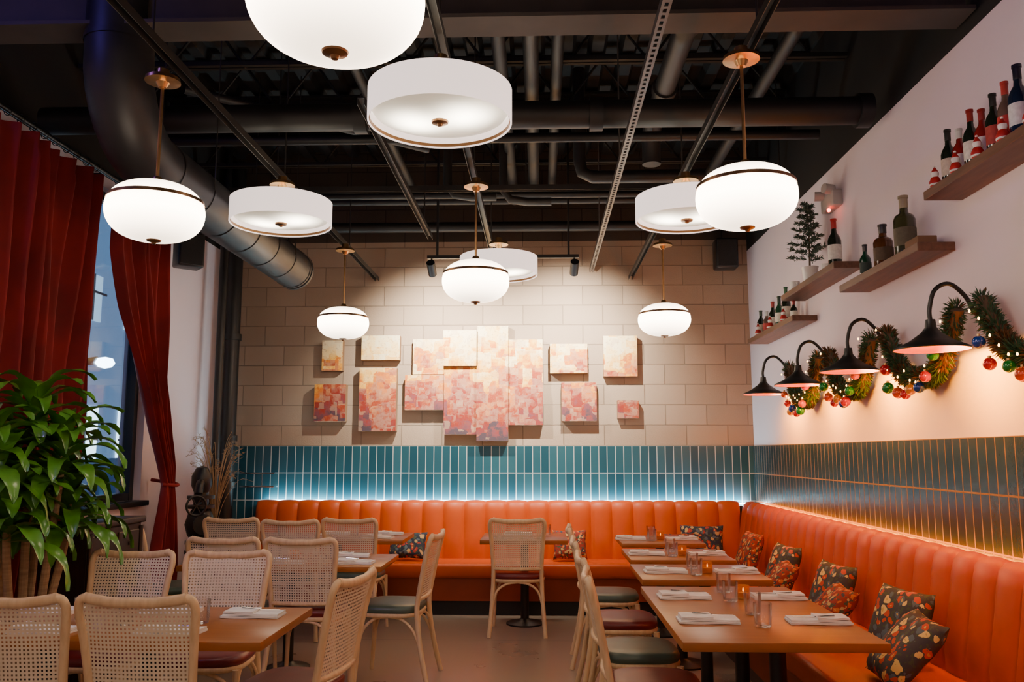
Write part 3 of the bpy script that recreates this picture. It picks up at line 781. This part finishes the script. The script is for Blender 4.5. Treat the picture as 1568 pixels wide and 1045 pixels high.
def santa(y, z):
    e = empty('santa_figurine', (XR-.155, y, z+.002)); RED = bpy.data.materials.get('santa_red') or M('santa_red', (.45,.01,.01), .6)
    WH = bpy.data.materials.get('santa_white') or M('santa_white', (.85,.8,.75), .8)
    bm = B(); lathe(bm, [(0,0),(.020,0),(.027,.012),(.028,.03),(.018,.052),(0,.053)], 16); lathe(bm, [(.017,.078),(.013,.088),(.004,.103),(0,.105)], 14); fin(bm, 'coat_and_hat', RED, e)
    bm = B(); lathe(bm, [(0,.050),(.015,.055),(.019,.068),(.018,.078),(0,.082)], 14); lathe(bm, [(0,.102),(.006,.105),(.006,.110),(0,.114)], 10); lathe(bm, [(.026,.010),(.0295,.014),(.028,.019)], 16); fin(bm, 'beard_and_trim', WH, e)
for y in (4.12, 3.91, 3.71, 3.5, 3.3): santa(y, 2.75)
bottle(5.2,2.52,.21,.034,(.01,.05,.025),(.02,.02,.02),(.03,.05,.04)); bottle(4.92,2.52,.26,.055,AMB,(.03,.03,.03),(.1,.06,.03),squat=True); bottle(4.62,2.52,.34,.058,(.05,.05,.02),(.3,.25,.15),(.12,.1,.06),squat=True)
quickbox('jute_box', (XR-.15,4.36,2.522),(XR-.05,4.52,2.575),M('brown_card',(.2,.1,.05),.8),None,.004)
for y, h, g, f, l in ((7.7,.24,DG,(.02,.05,.03),(.6,.5,.4)),(7.5,.2,CLR,(.6,.6,.6),(.5,.05,.05)),(7.3,.25,DG,(.3,.02,.02),(.7,.65,.6)),(7.1,.26,(.02,.08,.04),(.02,.05,.03),(.75,.7,.6)),(6.9,.3,DG,(.02,.1,.04),(.75,.7,.6)),(6.7,.28,DG,(.4,.02,.02),(.75,.7,.6))):
    bottle(y, 2.50, h if y > 6.75 else .15, .036 if y > 6.75 else .028, g, f, l)
santa(7.6, 2.5); santa(7.2, 2.5); santa(6.8,2.5)
bottle(5.72,2.70,.34,.045,DG,(.5,.02,.02),(.85,.8,.75))
CER = M('white_ceramic', (.82,.78,.74), .3)
def mug(y, z, r=.04, h=.08):
    e = empty('ceramic_mug', (XR-.12, y, z+.002)); bm = B(); lathe(bm, [(0,0),(r*.8,0),(r,.01),(r,h),(r-.005,h),(r-.006,.01),(0,.008)], 24)
    tube(bm, [(0,-r,h*.8),(0,-r-.025,h*.7),(0,-r-.025,h*.35),(0,-r,h*.25)], .005, 8, 4); fin(bm, 'body', CER, e)
mug(6.58,2.70); mug(5.86,2.70,.03,.06)
e = empty('mini_fir_tree', (XR-.13, 6.17, 2.702))
bm = B(); lathe(bm, [(0,0),(.045,0),(.06,.10),(.063,.105),(.055,.105),(.05,.09),(0,.088)], 24); fin(bm, 'pot', CER, e)
bm = B(); tube(bm, [(0,0,.08),(.005,0,.3),(0,0,.60)], (.008,.003), 6, 2); fin(bm, 'trunk', M('twig_bark', (.12,.07,.04), .8), e)
bm = B()
def needle(bm, p, d, L, w):
    d = d.normalized(); s = d.cross(Vector((random.random()-.5, random.random()-.5, random.random()-.5))).normalized()*w
    a = bm.verts.new(p-s*.5); b_ = bm.verts.new(p+s*.5); c = bm.verts.new(p+d*L*.6+s*.5); f = bm.verts.new(p+d*L); g = bm.verts.new(p+d*L*.6-s*.5)
    bm.faces.new((a, b_, c, f, g))
for i in range(34):
    z = .15+.43*i/34; a = i*2.4; L = .135*(1-(z-.15)/.50)+.02
    dr_ = Vector((math.cos(a)*(.75 if math.cos(a) > 0 else 1), math.sin(a), .25)); st = Vector((0,0,z))
    if st.x + dr_.x*L > .1: L *= .7
    for k in range(14):
        t = .15+.85*k/13; p = st+dr_*L*t
        for q in range(5): needle(bm, p, dr_*.6+Vector((random.uniform(-1,1),random.uniform(-1,1),random.uniform(-.6,.8))), .034, .006)
fin(bm, 'branches', M('fir_green', (.05,.09,.055), .7, 0, (.09,.13,.09), 20), e, 180, recalc=False)

# ------------------------------------------------------------------ gooseneck sconces
LINING_GLOW = M('orange_glow_lining', (.90,.16,.004), .45, 0)  # the bulb's orange glow is put into the lining colour
BULB = M('warm_bulb', (1,.7,.3), .4, emis=(1,.5,.08), es=15)
SY = [2.9, 4.02, 5.1, 6.1, 7.05]
for y in SY:
    e = empty('gooseneck_wall_sconce', (XR, y, 2.10))
    bm = B(); tube(bm, [(-.001,0,0),(-.02,0,0)], .062, 28, 1); tube(bm, [(-.02,0,0),(-.03,0,0)], .04, 24, 1)
    tube(bm, [(-.02,0,0),(-.06,0,.01),(-.10,0,.09),(-.17,0,.15),(-.24,0,.12),(-.27,0,.03),(-.27,0,-.03)], .0105, 10, 6)
    lathe(bm, [(0,-.02),(.022,-.022),(.026,-.06),(.045,-.085),(.10,-.125),(.165,-.155),(.17,-.165),(.167,-.166)], 40, (-.27,0,0))
    fin(bm, 'arm_and_shade', BLK, e, 40, recalc=False)
    bm = B(); lathe(bm, [(.166,-.165),(.161,-.157),(.098,-.129),(.043,-.09),(.02,-.07),(0,-.07)], 40, (-.27,0,0)); fin(bm, 'shade_lining', LINING_GLOW, e, 60, recalc=False)
    bm = B(); lathe(bm, [(0,-.075),(.015,-.08),(.026,-.105),(.020,-.125),(0,-.132)], 20, (-.27,0,0)); fin(bm, 'bulb', BULB, e, 80)
    light('POINT', 'bulb_light', (-.27,0,-.150), 3.5, (1,.26,.0), e, shadow_soft_size=.012)
    # added spot with no bulb of its own below the rim, throwing a warm pool on the plaster and down over the bench
    dd = Vector((.27,0,-.20)).normalized()
    l = light('SPOT', 'added_pool_spot', (-.25,0,-.175), 50, (1,.34,.0), e, spot_size=math.radians(150), spot_blend=.6, shadow_soft_size=.02)
    l.rotation_euler = dd.to_track_quat('-Z', 'Y').to_euler()

# ------------------------------------------------------------------ garland
e = empty('christmas_garland')
G1 = B(); G2 = B(); CORE = B(); FLT = B(); pts_all = []
for a, b in zip(SY, SY[1:]):
    P = []
    for i in range(15):
        t = i/14; y = a+.12+(b-a-.24)*t; z = 2.15-.33*4*t*(1-t)*(1+.1*math.sin(9*t)); P.append(Vector((XR-.085, y, z)))
    tube(CORE, P, .035, 8, 2); Q = crom(P, 10); pts_all.append(Q)
    for i, p in enumerate(Q):
        brn = math.sin(i*.16+a) > .45
        for k in range(48):
            an = random.uniform(0, 2*pi); d = Vector((math.cos(an), random.uniform(-.8,.8), math.sin(an)))
            L = random.uniform(.028,.052)
            if d.x > .5: L *= .8
            g2 = random.random() < (.7 if brn else .10)
            needle(G2 if g2 else G1, p+Vector(d)*.024, d, L, .008 if g2 else .0055)
        if i % 11 == 5:
            q = p+Vector((-.07, random.uniform(-.02,.02), random.uniform(-.04,.05)))
            lathe(FLT, [(0,-.008),(.005,-.003),(.004,.004),(0,.009)], 8, q)
fin(CORE, 'garland_core', bpy.data.materials['twig_bark'], e)
fin(FLT, 'fairy_lights', M('fairy_light_glow', (1,.7,.3), .4, emis=(1,.5,.1), es=14), e)
fin(G1, 'green_needles', M('garland_green', (.022,.075,.030), .6, 0, (.04,.105,.045), 15), e, 180, recalc=False)
fin(G2, 'gold_brown_foliage', M('garland_bronze', (.17,.07,.022), .5, .2, (.11,.045,.014), 15), e, 180, recalc=False)
cols = [((.60,.006,.006),'red'),((.70,.28,.02),'gold'),((.01,.05,.35),'blue'),((.60,.006,.006),'red2'),((.01,.22,.03),'green'),((.65,.08,.01),'orange')]
bmats = [M('bauble_'+n, c, .2, .2, coat=.5) for c, n in cols]
bbs = [B() for _ in cols]; CAP = B()
for Q in pts_all:
    for k in range(8):
        i = int((.12+.76*k/7)*(len(Q)-1)); p = Q[i]+Vector((-.075+random.uniform(-.01,.01), random.uniform(-.03,.03), -.045-random.uniform(0,.05)))
        ci = (k*5+int(Q[0].y)) % 6; r = random.uniform(.026,.033)
        lathe(bbs[ci], [(0,-r)]+[(r*math.cos(-pi/2+pi*j/12), r*math.sin(-pi/2+pi*j/12)) for j in range(1,12)]+[(0,r)], 20, p)
        lathe(CAP, [(.007,r-.002),(.007,r+.008),(0,r+.009)], 10, p); tube(CAP, [p+Vector((0,0,r)), Q[i]], .0012, 4, 1)
for bmx, mm in zip(bbs, bmats): fin(bmx, 'baubles', mm, e, 80)
fin(CAP, 'bauble_caps', BRASS, e)

# ------------------------------------------------------------------ curtains
VEL = M('red_velvet', (.26,.004,.004), .75, 0, (.16,.003,.003), 3)
def lerp(tab, z):
    for (z0, a), (z1, b) in zip(tab, tab[1:]):
        if z0 >= z >= z1: t = (z0-z)/(z0-z1); return a+(b-a)*t
    return tab[-1][1]
def curtain(left, right, folds, amp, top, bot, xbase=-3.0):
    bm = B(); NZ = 70; NS = folds*12; rows = []
    for j in range(NZ+1):
        z = top+(bot-top)*j/NZ; a, b = lerp(left, z), lerp(right, z); row = []
        for i in range(NS+1):
            t = i/NS; ph = 2*pi*folds*t + .6*math.sin(z*1.7+t*5)
            am = amp*(.75+.35*math.sin(t*13+z))*min(1, .45+(b-a)*.8)
            xx = xbase+am*math.sin(ph)+.01*math.sin(z*4+t*20)
            if j < 3: xx = xbase+am*.9*math.sin(ph)
            row.append(bm.verts.new((xx, a+(b-a)*t+.012*math.cos(ph*1.0), z)))
        rows.append(row)
    for A, C in zip(rows, rows[1:]):
        for i in range(NS): bm.faces.new((A[i], A[i+1], C[i+1], C[i]))
    return bm
e = empty('velvet_curtain')
fin(curtain([(3.32,4.2),(0,4.2)], [(3.32,5.54),(2,5.42),(0,5.36)], 9, .085, 3.32, .03), 'drape', VEL, e, 180)
e2 = empty('velvet_curtain')
fin(curtain([(3.32,5.72),(2.9,5.76),(2.5,5.93),(2.05,6.22),(1.6,6.48),(1.35,6.66),(1.2,6.76),(1.0,6.74),(.5,6.62),(0,6.6)],
            [(3.32,6.62),(2.4,6.63),(2.0,6.66),(1.6,6.78),(1.35,6.9),(1.2,6.93),(1.0,6.98),(.5,7.06),(0,7.08)], 6, .07, 3.32, .03), 'drape', VEL, e2, 180)
bm = B(); tube(bm, [(-3.0,6.73,1.21),(-2.93,6.84,1.2),(-3.0,6.96,1.21),(-3.2,6.97,1.24)], .014, 8, 5); fin(bm, 'tie_back', VEL, e2)
e = empty('curtain_rod'); bm = B(); tube(bm, [(-3.0,4.0,3.38),(-3.0,6.75,3.38)], .016, 12, 1)
for y in (4.1, 5.6, 6.7): tube(bm, [(-3.0,y,3.38),(XL,y,3.38)], .01, 8, 1)
for y in [4.25+.12*i for i in range(11)]+[5.76+.12*i for i in range(8)]:
    tube(bm, [(-3.0+.024*math.cos(q*pi/5), y, 3.375+.028*math.sin(q*pi/5)) for q in range(11)], .003, 5, 1, cap=False)
fin(bm, 'rod_and_rings', BLK, e)

# ------------------------------------------------------------------ corn plant
PX, PY = -2.62, 4.36
e = empty('potted_corn_plant', (PX, PY, 0))
bm = B(); lathe(bm, [(0,0),(.11,0),(.135,.02),(.16,.32),(.17,.34),(.17,.36),(.152,.36),(.148,.31),(0,.31)], 36); fin(bm, 'pot', M('charcoal_pot', (.05,.045,.045), .5), e)
bm = B(); lathe(bm, [(0,.318),(.146,.315)], 30); fin(bm, 'soil', M('soil', (.05,.03,.02), .95, scale=40, bmp=.6), e)
crowns = [(-.04,.03,1.66),(-.14,-.10,1.36),(.13,.02,1.46),(.02,-.22,1.16),(.13,.12,1.18),(-.06,-.3,1.46),(-.08,.2,1.24)]
bm = B()
for cx, cy, cz in crowns:
    tube(bm, [(cx*.25,cy*.3,.30),(cx*.5,cy*.5,.55),(cx*.95,cy*.95,cz-.2),(cx,cy,cz+.03)], (.024,.017), 10, 5)
fin(bm, 'canes', M('tan_cane_bark', (.50,.33,.18), .75, 0, (.36,.22,.12), 5, (1,1,12), bmp=.5), e)
bm = B()
for cx, cy, cz in crowns:
    for k in range(30):
        az = k*2.4+random.uniform(-.2,.2); lv = k/30
        el = math.radians(12+66*lv+random.uniform(-8,8)); L = random.uniform(.36,.48)*(1-.2*lv); W_ = random.uniform(.066,.092)
        p = Vector((cx, cy, cz-.14+.2*lv)); rows = []; NS = 12
        tw = random.uniform(-.3,.3)
        for i in range(NS+1):
            t = i/NS
            hdir = Vector((math.cos(az+tw*t), math.sin(az+tw*t), 0)); d = hdir*math.cos(el)+Vector((0,0,math.sin(el)))
            w = W_*(math.sin(pi*min(1,(t*.85+.12)))**.7)*(1 if t < .97 else .2)
            s = Vector((-math.sin(az), math.cos(az), 0)); nn = s.cross(d).normalized()
            wob = .008*math.sin(14*t+k)
            rows.append([bm.verts.new(p-s*w/2+nn*(wob-.012)), bm.verts.new(p), bm.verts.new(p+s*w/2+nn*(-.012-wob))])
            p = p+d*(L/NS); el -= math.radians(random.uniform(9,13))*(.5+t)
            if el < math.radians(-85): el = math.radians(-85)
            if p.x+PX < -2.85: p.x = -2.85-PX
        for A, C in zip(rows, rows[1:]):
            bm.faces.new((A[0],A[1],C[1],C[0])); bm.faces.new((A[1],A[2],C[2],C[1]))
fin(bm, 'leaves', M('glossy_green_leaf', (.065,.22,.012), .3, 0, (.13,.37,.035), 9, (1,1,1), coat=.3), e, 180, recalc=False)

# ------------------------------------------------------------------ sideboard
DW = M('dark_carved_wood', (.035,.015,.010), .5, 0, (.022,.010,.007), 5, (8,8,1))
e = empty('carved_sideboard', (-2.77, 5.36, 0)); e.scale = (.58,.8,1)
bm = B()
box(bm, (-.2,-.42,.08), (.18,.42,1.0), .006, 1); box(bm, (-.22,-.46,1.0), (.215,.46,1.04), .012, 3); box(bm, (-.21,-.44,.04), (.2,.44,.1), .01, 2)
for y in (-.2, .2):
    box(bm, (.18,y-.17,.16), (.195,y+.17,.76), .005, 1); box(bm, (.195,y-.11,.24), (.205,y+.11,.68), .01, 1)
    box(bm, (.18,y-.17,.80), (.197,y+.17,.96), .006, 1)
    lathe(bm, [(0,0),(.012,0),(.014,.008),(0,.015)], 12, (0,0,0), Matrix.Translation((.2,y,.88)) @ Matrix.Rotation(pi/2, 4, 'Y'))
for y in (-.4, .4):
    lathe(bm, [(0,0),(.03,0),(.035,.02),(.02,.04),(.03,.05),(0,.05)], 16, (.15,y,0)); lathe(bm, [(0,0),(.03,0),(.035,.02),(.02,.04),(.03,.05),(0,.05)], 16, (-.17,y,0))
    lathe(bm, [(.02,.12),(.024,.3),(.014,.34),(.024,.38),(.02,.6),(.012,.64),(.022,.7),(.02,.98)], 14, (.195,y,0))
fin(bm, 'cabinet', DW, e)

# ------------------------------------------------------------------ riser etc
e = empty('sprinkler_riser', (-3.06, 8.15, 0))
bm = B()
tube(bm, [(0,.12,0),(0,.12,4.4)], .075, 24, 1); tube(bm, [(.0,-.18,0),(.0,-.18,4.4)], .04, 18, 1)
for z in (.5,1.15,1.6,2.6,3.5): tube(bm, [(0,.12,z-.03),(0,.12,z+.03)], .092, 24, 1)
fin(bm, 'riser_pipes', BLK, e)
e = empty('fire_valve_assembly', (-2.93, 7.35, 0))
bm = B(); tube(bm, [(0,0,0),(0,0,1.25)], .06, 20, 1)
for z in (.3,.62,.70,1.0,1.08): tube(bm, [(0,0,z-.014),(0,0,z+.014)], .115, 24, 1)
lathe(bm, [(.05,.70),(.10,.76),(.125,.85),(.10,.94),(.05,1.0)], 24); lathe(bm, [(.06,1.12),(.085,1.18),(.085,1.26),(.05,1.33),(0,1.35)], 24)
tube(bm, [(0,0,.85),(.10,-.16,.86)], .05, 18, 1); tube(bm, [(.09,-.15,.86),(.115,-.19,.86)], .085, 20, 1)
tube(bm, [(0,0,1.2),(.05,-.16,1.2),(.06,-.2,1.12)], .032, 14, 3); tube(bm, [(0,0,.46),(.11,-.14,.46)], .04, 16, 1); tube(bm, [(.10,-.13,.46),(.125,-.16,.46)], .07, 18, 1)
c = Vector((.06,-.24,1.02)); R = [c+Vector((.08*math.cos(a*pi/12)*.78, .08*math.cos(a*pi/12)*.62, .08*math.sin(a*pi/12))) for a in range(25)]
tube(bm, R, .010, 8, 1, cap=False)
for a in (0,1,2): dd = Vector((.08*math.cos(a*pi/3)*.78,.08*math.cos(a*pi/3)*.62,.08*math.sin(a*pi/3))); tube(bm, [c-dd, c+dd], .006, 6, 1)
tube(bm, [c, (.02,-.03,1.04)], .012, 8, 1)
fin(bm, 'valve_body', BLK, e)
e = empty('dried_grass_vase', (-2.93, 7.68, 0))
bm = B(); lathe(bm, [(0,0),(.07,0),(.09,.1),(.10,.35),(.07,.62),(.045,.72),(.055,.78),(.045,.78),(.035,.72),(0,.7)], 28); fin(bm, 'vase', M('black_ceramic', (.02,.018,.018), .25), e)
bm = B()
for k in range(52):
    az = random.uniform(0,2*pi); s = random.uniform(.12,.36); h = random.uniform(.6,1.02)
    cx = max(-.2, s*math.cos(az)); cy = min(s*math.sin(az), .2)
    P = [(0,0,.7),(cx*.2,cy*.2,.7+h*.5),(cx*.6,cy*.6,.7+h*.85),(cx,cy,.7+h*random.uniform(.75,1))]
    tube(bm, P, (.0030,.0014), 4, 4)
    if k % 2 == 0:
        Q = crom(P, 8)
        for p in Q[-9:]:
            for q in range(3): needle(bm, p, Vector((random.uniform(-1,1),random.uniform(-1,1),random.uniform(-.2,1))), .03, .003)
fin(bm, 'dried_stems', M('dried_straw', (.40,.26,.13), .8), e, 180, recalc=False)
e = empty('chrome_wall_rail', (-2.86, YB-.012, 1.26))
bm = B()
for z in (0, -.13): tube(bm, [(-.12,-.08,z),(.22,-.08,z)], .009, 10, 1); tube(bm, [(.2,-.08,z),(.2,0,z)], .007, 8, 1); tube(bm, [(-.10,-.08,z),(-.10,0,z)], .007, 8, 1)
tube(bm, [(.1,-.08,0),(.1,-.08,-.13)], .006, 8, 1); fin(bm, 'rails', CHROME, e)

# ------------------------------------------------------------------ lights & world
l = light('SPOT', 'accent_spotlight_violet', (-2.6, 2.2, 3.3), 40, (.42,.25,1), None, spot_size=math.radians(46), spot_blend=.7, shadow_soft_size=.05)
l.rotation_euler = (Vector((-2.0,4.6,.9))-Vector((-2.6,2.2,3.3))).to_track_quat('-Z','Y').to_euler()
l2 = light('POINT', 'accent_light_blue', (-2.9, 2.9, 3.9), 18, (.2,.12,1), None, shadow_soft_size=.08)
l3 = light('SPOT', 'accent_spotlight_pink', (-.6, .6, 3.5), 50, (.70,.35,1), None, spot_size=math.radians(50), spot_blend=1, shadow_soft_size=.06)
l3.rotation_euler = (Vector((2.1,3.2,3.3))-Vector((-.6,.6,3.5))).to_track_quat('-Z','Y').to_euler()
w = bpy.data.worlds.new('World'); S.world = w; w.use_nodes = True
w.node_tree.nodes['Background'].inputs[0].default_value = (.06,.14,.36,1); w.node_tree.nodes['Background'].inputs[1].default_value = 1.0

# ------------------------------------------------------------------ camera
cam = bpy.data.cameras.new('camera'); co = bpy.data.objects.new('camera', cam); COL.objects.link(co)
co.location = (0,0,1.45); co.rotation_euler = (math.radians(90+7.58), 0, math.radians(1.9))
cam.lens = 29.85; cam.sensor_width = 36; cam.clip_end = 100
S.camera = co
